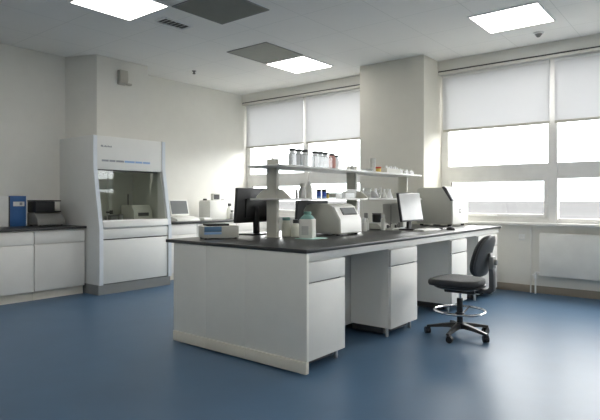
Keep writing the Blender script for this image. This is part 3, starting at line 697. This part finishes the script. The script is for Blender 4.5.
build('body', MB().lathe([(0, 0), (0.045, 0), (0.052, 0.008), (0.056, 0.085), (0.05, 0.092), (0, 0.092)], (-3.19, 5.46, z+0.084), 24), 'black', t)
build('lid', MB().cyl((-3.19, 5.46, z+0.1765), 0.057, 0.014, 24, 'z', 0.003), 'dark', t)
bottle('white_bottle', 'slim white bottle right beside the black jar', (-3.02, 5.31, z), 0.026, 0.18, 0.03, 'jar', 'alu', cat='bottle', shoulder=0.82)
t = thing('sample_tray', 'low tray cluttered with little vials and leads beside the pale screen monitor', 'tray', (-2.995, 5.54, z))
build('tray_bed', MB().box(-3.05, -2.94, 5.38, 5.70, z, z+0.022, 0.004), 'devgrey', t)
for k in range(7):
    build('vial', MB().cyl((-3.015+0.035*(k % 2), 5.41+k*0.042, z+0.0225), 0.013, 0.035+0.012*(k % 3), 12), ['dark', 'jar', 'mid'][k % 3], t)
pts = [(-3.0, 5.72, z+0.007), (-3.03, 5.76, z+0.007), (-3.01, 5.82, z+0.007), (-3.05, 5.88, z+0.007), (-3.03, 5.95, z+0.007), (-3.06, 6.02, z+0.007)]
tag(build('cable', MB().tube(pts, 0.006, 8), 'black'), 'thin black cable lying behind the pale screen monitor', 'cable')
t = thing('power_supply', 'plain beige upright box standing behind the pale screen monitor', 'lab device', (-3.27, 6.12, z))
build('body', MB().box(-3.42, -3.12, 6.00, 6.235, z, z+0.30, 0.008), 'device', t)
build('side_seam', MB().box(-3.30, -3.293, 5.997, 6.0005, z+0.02, z+0.28), 'mid', t)
build('button', MB().cyl((-3.1195, 6.1, z+0.2), 0.014, 0.01, 14, 'x'), 'dark', t)
# keyboard + mouse
def keyboard(lab, loc, rz, m_):
    t = thing('keyboard', lab, 'keyboard', loc, rz)
    build('case', MB().box(-0.07, 0.07, -0.20, 0.20, 0, 0.016, 0.004), m_, t, world=False)
    k = MB()
    for r in range(5):
        for c in range(14):
            k.box(-0.058+r*0.024, -0.037+r*0.024, -0.19+c*0.0272, -0.167+c*0.0272, 0.0162, 0.022)
    build('keys', k, 'paper' if m_ == 'device' else 'dark', t, world=False)
keyboard('white keyboard in front of the pale screen monitor', (-2.60, 5.58, z), -0.05, 'device')
t = thing('mouse', 'black computer mouse on the bench right of the white keyboard', 'mouse', (-2.44, 5.86, z))
build('shell', MB().loft([[(-2.44+0.052*s*math.cos(a), 5.86+0.032*s*math.sin(a), z+h) for a in [2*PI*i/20 for i in range(20)]] for s, h in ((0.95, 0), (1, 0.008), (0.92, 0.022), (0.6, 0.033), (0.2, 0.037))]), 'black', t)
build('wheel', MB().cyl((-2.465, 5.856, z+0.032), 0.008, 0.008, 12, 'y'), 'mid', t)
t = thing('notepad', 'black flat notebook between the keyboard and the big instrument', 'notebook', (-2.66, 6.06, z))
build('cover', MB().box(-2.74, -2.58, 5.95, 6.17, z, z+0.014, 0.003), 'black', t)
build('pages', MB().box(-2.735, -2.578, 5.955, 6.165, z+0.003, z+0.011), 'paper', t)

# big instrument at the far end of the bench, faces +X
t = thing('large_instrument', 'big pale instrument with chamfered front at the far end of the bench', 'lab device', (-3.0, 6.87, z))
ya, yb = 6.585, 7.12
x0, x1 = -3.225, -2.715
pf = [(x0, z+0.025), (x1-0.02, z+0.025), (x1-0.02, z+0.335), (x1-0.105, z+0.495), (x1-0.14, z+0.51), (x0+0.05, z+0.515), (x0+0.015, z+0.505), (x0, z+0.48)]
build('body', MB().prism(pf, 'y', ya, yb, 0.01, 3), 'devgrey', t)
fr = build('front_door', MB().box(x1-0.021, x1, ya+0.004, yb-0.004, z+0.028, z+0.335, 0.006), 'device', t, 'white front door')
build('badge', MB().box(x1, x1+0.002, 6.80, 6.87, z+0.17, z+0.235), 'mid', fr, 'small grey square badge')
build('badge_mark', MB().box(x1+0.0015, x1+0.003, 6.815, 6.855, z+0.19, z+0.215), 'devgrey', fr)
build('slanted_lid', MB().prism([(x1-0.018, z+0.338), (x1-0.001, z+0.338), (x1-0.092, z+0.505), (x1-0.125, z+0.522), (x1-0.13, z+0.512), (x1-0.103, z+0.498)], 'y', ya+0.03, yb-0.004), 'lidgrey', t)
build('lid_edge', MB().prism([(x1-0.03, z+0.335), (x1+0.001, z+0.335), (x1-0.09, z+0.507), (x1-0.125, z+0.525), (x1-0.15, z+0.515)], 'y', ya-0.003, ya+0.029), 'dark', t)
for (x, y) in ((x0+0.05, ya+0.05), (x1-0.06, ya+0.05), (x0+0.05, yb-0.05), (x1-0.06, yb-0.05)):
    build('foot', MB().cyl((x, y, z), 0.025, 0.026, 16), 'black', t)

# ------------------------------------------------------------------ swivel chair (local: faces +X)
CH = thing('swivel_chair', 'charcoal swivel lab chair with chrome foot ring beside the island bench', 'chair', (-1.87, 4.70, 0), math.radians(-178))
def ring_se(cx, cy, a, b, zz, n=3.2, seg=40, f=None):
    out = []
    for i in range(seg):
        th = 2*PI*i/seg; c, s_ = math.cos(th), math.sin(th)
        x = cx+a*math.copysign(abs(c)**(2/n), c); y = cy+b*math.copysign(abs(s_)**(2/n), s_)
        out.append((x, y, zz+(f(x, y) if f else 0)))
    return out
dome = lambda x, y: -0.22*max(0, x-0.06)**2 + 0.12*y*y
sr = []
for s, h in ((0.86, 0.468), (0.96, 0.474), (1.0, 0.490), (1.0, 0.506), (0.985, 0.520), (0.95, 0.528), (0.85, 0.531), (0.4, 0.529), (0.1, 0.528)):
    sr.append(ring_se(0.03, 0, 0.235*s, 0.235*s, h, f=dome))
build('seat', MB().loft(sr), 'fabric', CH, world=False)
build('seat_pan', MB().loft([ring_se(0.0, 0, 0.235*q, 0.235*q, h) for q, h in ((0.62, 0.440), (0.8, 0.446), (0.9, 0.460), (0.9, 0.472))]), 'black', CH, world=False)
build('seat_mechanism', MB().box(-0.16, 0.12, -0.085, 0.085, 0.405, 0.442, 0.01).box(-0.22, -0.14, -0.03, 0.03, 0.41, 0.44, 0.006), 'black', CH, world=False)
build('lever', MB().tube([(0.06, -0.08, 0.445), (0.06, -0.16, 0.44), (0.065, -0.225, 0.432)], 0.008, 10).box(0.045, 0.085, -0.26, -0.215, 0.423, 0.44, 0.005), 'black', CH, world=False)
# back pad: curved, built in Y-Z outline and swept in X
def back_ring(s, off):
    out = []
    for i in range(44):
        th = 2*PI*i/44; c, s_ = math.cos(th), math.sin(th); n = 2.9
        yy = 0.205*s*math.copysign(abs(c)**(2/n), c); zz = 0.185*s*math.copysign(abs(s_)**(2/n), s_)
        yy *= 1.0-0.12*(zz/0.185)
        xx = -0.215 - 0.22*(zz) + 0.55*yy*yy - 0.35*zz*zz + off
        out.append((xx, yy, 0.752+zz))
    return out
bk = build('backrest', MB().loft([back_ring(s, o) for s, o in ((0.2, 0.034), (0.6, 0.034), (0.86, 0.03), (0.96, 0.02), (1.0, 0.005), (0.99, -0.008), (0.96, -0.014))]), 'fabric', CH, world=False)
build('back_shell', MB().loft([back_ring(s, o) for s, o in ((0.97, -0.0145), (1.0, -0.020), (0.97, -0.034), (0.85, -0.044), (0.5, -0.048), (0.15, -0.048))]), 'shell', bk, 'grey plastic back shell', world=False)
# support bar up the back
bar = [(-0.14, 0.43), (-0.28, 0.42), (-0.315, 0.445), (-0.312, 0.60), (-0.285, 0.78), (-0.262, 0.78), (-0.272, 0.60), (-0.272, 0.475), (-0.25, 0.455), (-0.14, 0.462)]
build('back_bar', MB().prism(bar, 'y', -0.035, 0.035, 0.006), 'shell', CH, world=False)
build('bar_knob', MB().cyl((-0.335, 0, 0.70), 0.025, 0.045, 16, 'x', 0.004).box(-0.312, -0.275, -0.045, 0.045, 0.64, 0.75, 0.008), 'mid', CH, world=False)
build('gas_piston', MB().cyl((0, 0, 0.34), 0.014, 0.09, 16), 'chrome', CH, world=False)
build('column_sleeve', MB().cyl((0, 0, 0.10), 0.027, 0.25, 20, 'z', 0.003), 'black', CH, world=False)
R = 0.225
fr = build('foot_ring', MB().tube([(R*math.cos(2*PI*i/48), R*math.sin(2*PI*i/48), 0.235) for i in range(48)], 0.0105, 10, True), 'chrome', CH, world=False)
for k in range(3):
    a = 2*PI*k/3+0.5
    build('spoke', MB().tube([(0.03*math.cos(a), 0.03*math.sin(a), 0.20), (0.12*math.cos(a), 0.12*math.sin(a), 0.205), (R*math.cos(a), R*math.sin(a), 0.230)], 0.008, 8), 'black', fr, world=False)
build('ring_hub', MB().cyl((0, 0, 0.185), 0.04, 0.035, 20, 'z', 0.004), 'black', fr, world=False)
build('base_hub', MB().cyl((0, 0, 0.072), 0.048, 0.055, 20, 'z', 0.006), 'black', CH, world=False)
BR = 0.285
for k in range(5):
    a = 2*PI*k/5 + math.radians(89)
    rot = Matrix.Rotation(a, 4, 'Z')
    rg = []
    for x, w, zt, zb in ((0.03, 0.028, 0.125, 0.08), (0.15, 0.022, 0.108, 0.076), (0.25, 0.018, 0.088, 0.066), (BR+0.01, 0.016, 0.080, 0.062)):
        rg.append([rot @ Vector(p) for p in ((x, -w, zb), (x, w, zb), (x, w*0.75, zt), (x, -w*0.75, zt))])
    lg = build('base_leg', MB().loft(rg), 'black', CH, world=False)
    mt = Matrix.Translation(rot @ Vector((BR, 0, 0))) @ Matrix.Rotation(a*1.7+0.6, 4, 'Z')
    cs = MB()
    for sgn in (-1, 1):
        w = bmesh.new()
        bmesh.ops.create_cone(w, cap_ends=True, segments=20, radius1=0.0285, radius2=0.0285, depth=0.018)
        bmesh.ops.rotate(w, matrix=Matrix.Rotation(PI/2, 3, 'X'), verts=w.verts)
        bmesh.ops.translate(w, vec=(0.015, sgn*0.014, 0.0287), verts=w.verts)
        cs._merge(w, mt)
    cs.box(-0.008, 0.03, -0.022, 0.022, 0.045, 0.062, 0.004, mtx=mt)
    cs.lathe([(0, 0.03), (0.007, 0.03), (0.007, 0.066), (0, 0.066)], (0, 0, 0), 10, mt)
    build('caster', cs, 'black', lg, world=False)

# ------------------------------------------------------------------ radiator and pipe, socket
t = thing('radiator', 'long white panel radiator below the right hand window', 'radiator', (-0.95, 7.44, 0.1))
rx0, rx1 = -1.86, 0.30
rb = MB().box(rx0, rx1, 7.385, 7.40, 0.25, 0.80, 0.005)
build('front_panel', rb, 'rad', t)
fins = MB()
for k in range(44):
    x = rx0+0.03+k*(rx1-rx0-0.06)/43
    fins.box(x, x+0.012, 7.4005, 7.445, 0.27, 0.78)
build('fins', fins, 'rad', t)
build('rear_panel', MB().box(rx0+0.01, rx1-0.01, 7.4455, 7.458, 0.25, 0.80, 0.004), 'rad', t)
build('top_grille', MB().box(rx0, rx1, 7.402, 7.457, 0.801, 0.81, 0.003), 'rad', t)
for x in (rx0+0.3, rx1-0.3): build('wall_bracket', MB().box(x, x+0.03, 7.4585, 7.4995, 0.3, 0.7), 'alu', t)
pv = build('supply_pipe', MB().tube([(rx0-0.06, 7.43, 0.0), (rx0-0.06, 7.43, 0.20), (rx0-0.06, 7.43, 0.285), (rx0+0.02, 7.43, 0.29)], 0.011, 10), 'alu', t)
build('valve', MB().cyl((rx0-0.06, 7.43, 0.20), 0.022, 0.075, 14, 'z', 0.004).cyl((rx0-0.10, 7.43, 0.245), 0.016, 0.035, 12, 'x'), 'alu', pv)
build('riser_pipe', MB().tube([(rx0-0.13, 7.47, 0.0), (rx0-0.13, 7.47, 0.5), (rx0-0.13, 7.47, SILL-0.03)], 0.009, 10), 'rad', t)
t = thing('wall_socket', 'small white wall socket under the window sill left of the radiator', 'socket', (-2.10, 7.49, 0.72))
build('plate', MB().box(-2.15, -2.07, 7.488, 7.4995, 0.70, 0.78, 0.004), 'alu', t)
build('insert', MB().cyl((-2.11, 7.478, 0.74), 0.026, 0.0105, 18, 'y'), 'upvc', t)

# ------------------------------------------------------------------ sky, camera, render look
w = bpy.data.worlds.new('overcast_sky'); S.world = w; w.use_nodes = True
nt = w.node_tree; N = nt.nodes; L = nt.links
bg = N['Background']
tc = N.new('ShaderNodeTexCoord'); sp = N.new('ShaderNodeSeparateXYZ'); L.new(tc.outputs['Generated'], sp.inputs[0])
rp = N.new('ShaderNodeValToRGB')
e = rp.color_ramp.elements
e[0].position = 0.0; e[0].color = (0.30, 0.305, 0.31, 1)
e[1].position = 1.0; e[1].color = (1.0, 0.985, 0.96, 1)
k = rp.color_ramp.elements.new(0.06); k.color = (0.55, 0.56, 0.57, 1)
k = rp.color_ramp.elements.new(0.25); k.color = (0.98, 0.97, 0.955, 1)
L.new(sp.outputs['Z'], rp.inputs['Fac']); L.new(rp.outputs['Color'], bg.inputs['Color'])
bg.inputs['Strength'].default_value = 8.4

cd = bpy.data.cameras.new('camera'); co = bpy.data.objects.new('camera', cd); COL.objects.link(co)
co.location = (0, 0, 1.26); co.rotation_euler = (PI/2, 0, math.radians(38.6))
cd.sensor_width = 36; cd.lens = 526/600*36; cd.shift_y = -11/600; cd.clip_end = 6000
S.camera = co
S.view_settings.view_transform = 'Standard'; S.view_settings.look = 'None'
S.view_settings.gamma = 1; S.view_settings.use_curve_mapping = False
S.view_settings.exposure = 0.92
S.cycles.use_denoising = True
S.cycles.max_bounces = 12; S.cycles.diffuse_bounces = 6; S.cycles.transparent_max_bounces = 24
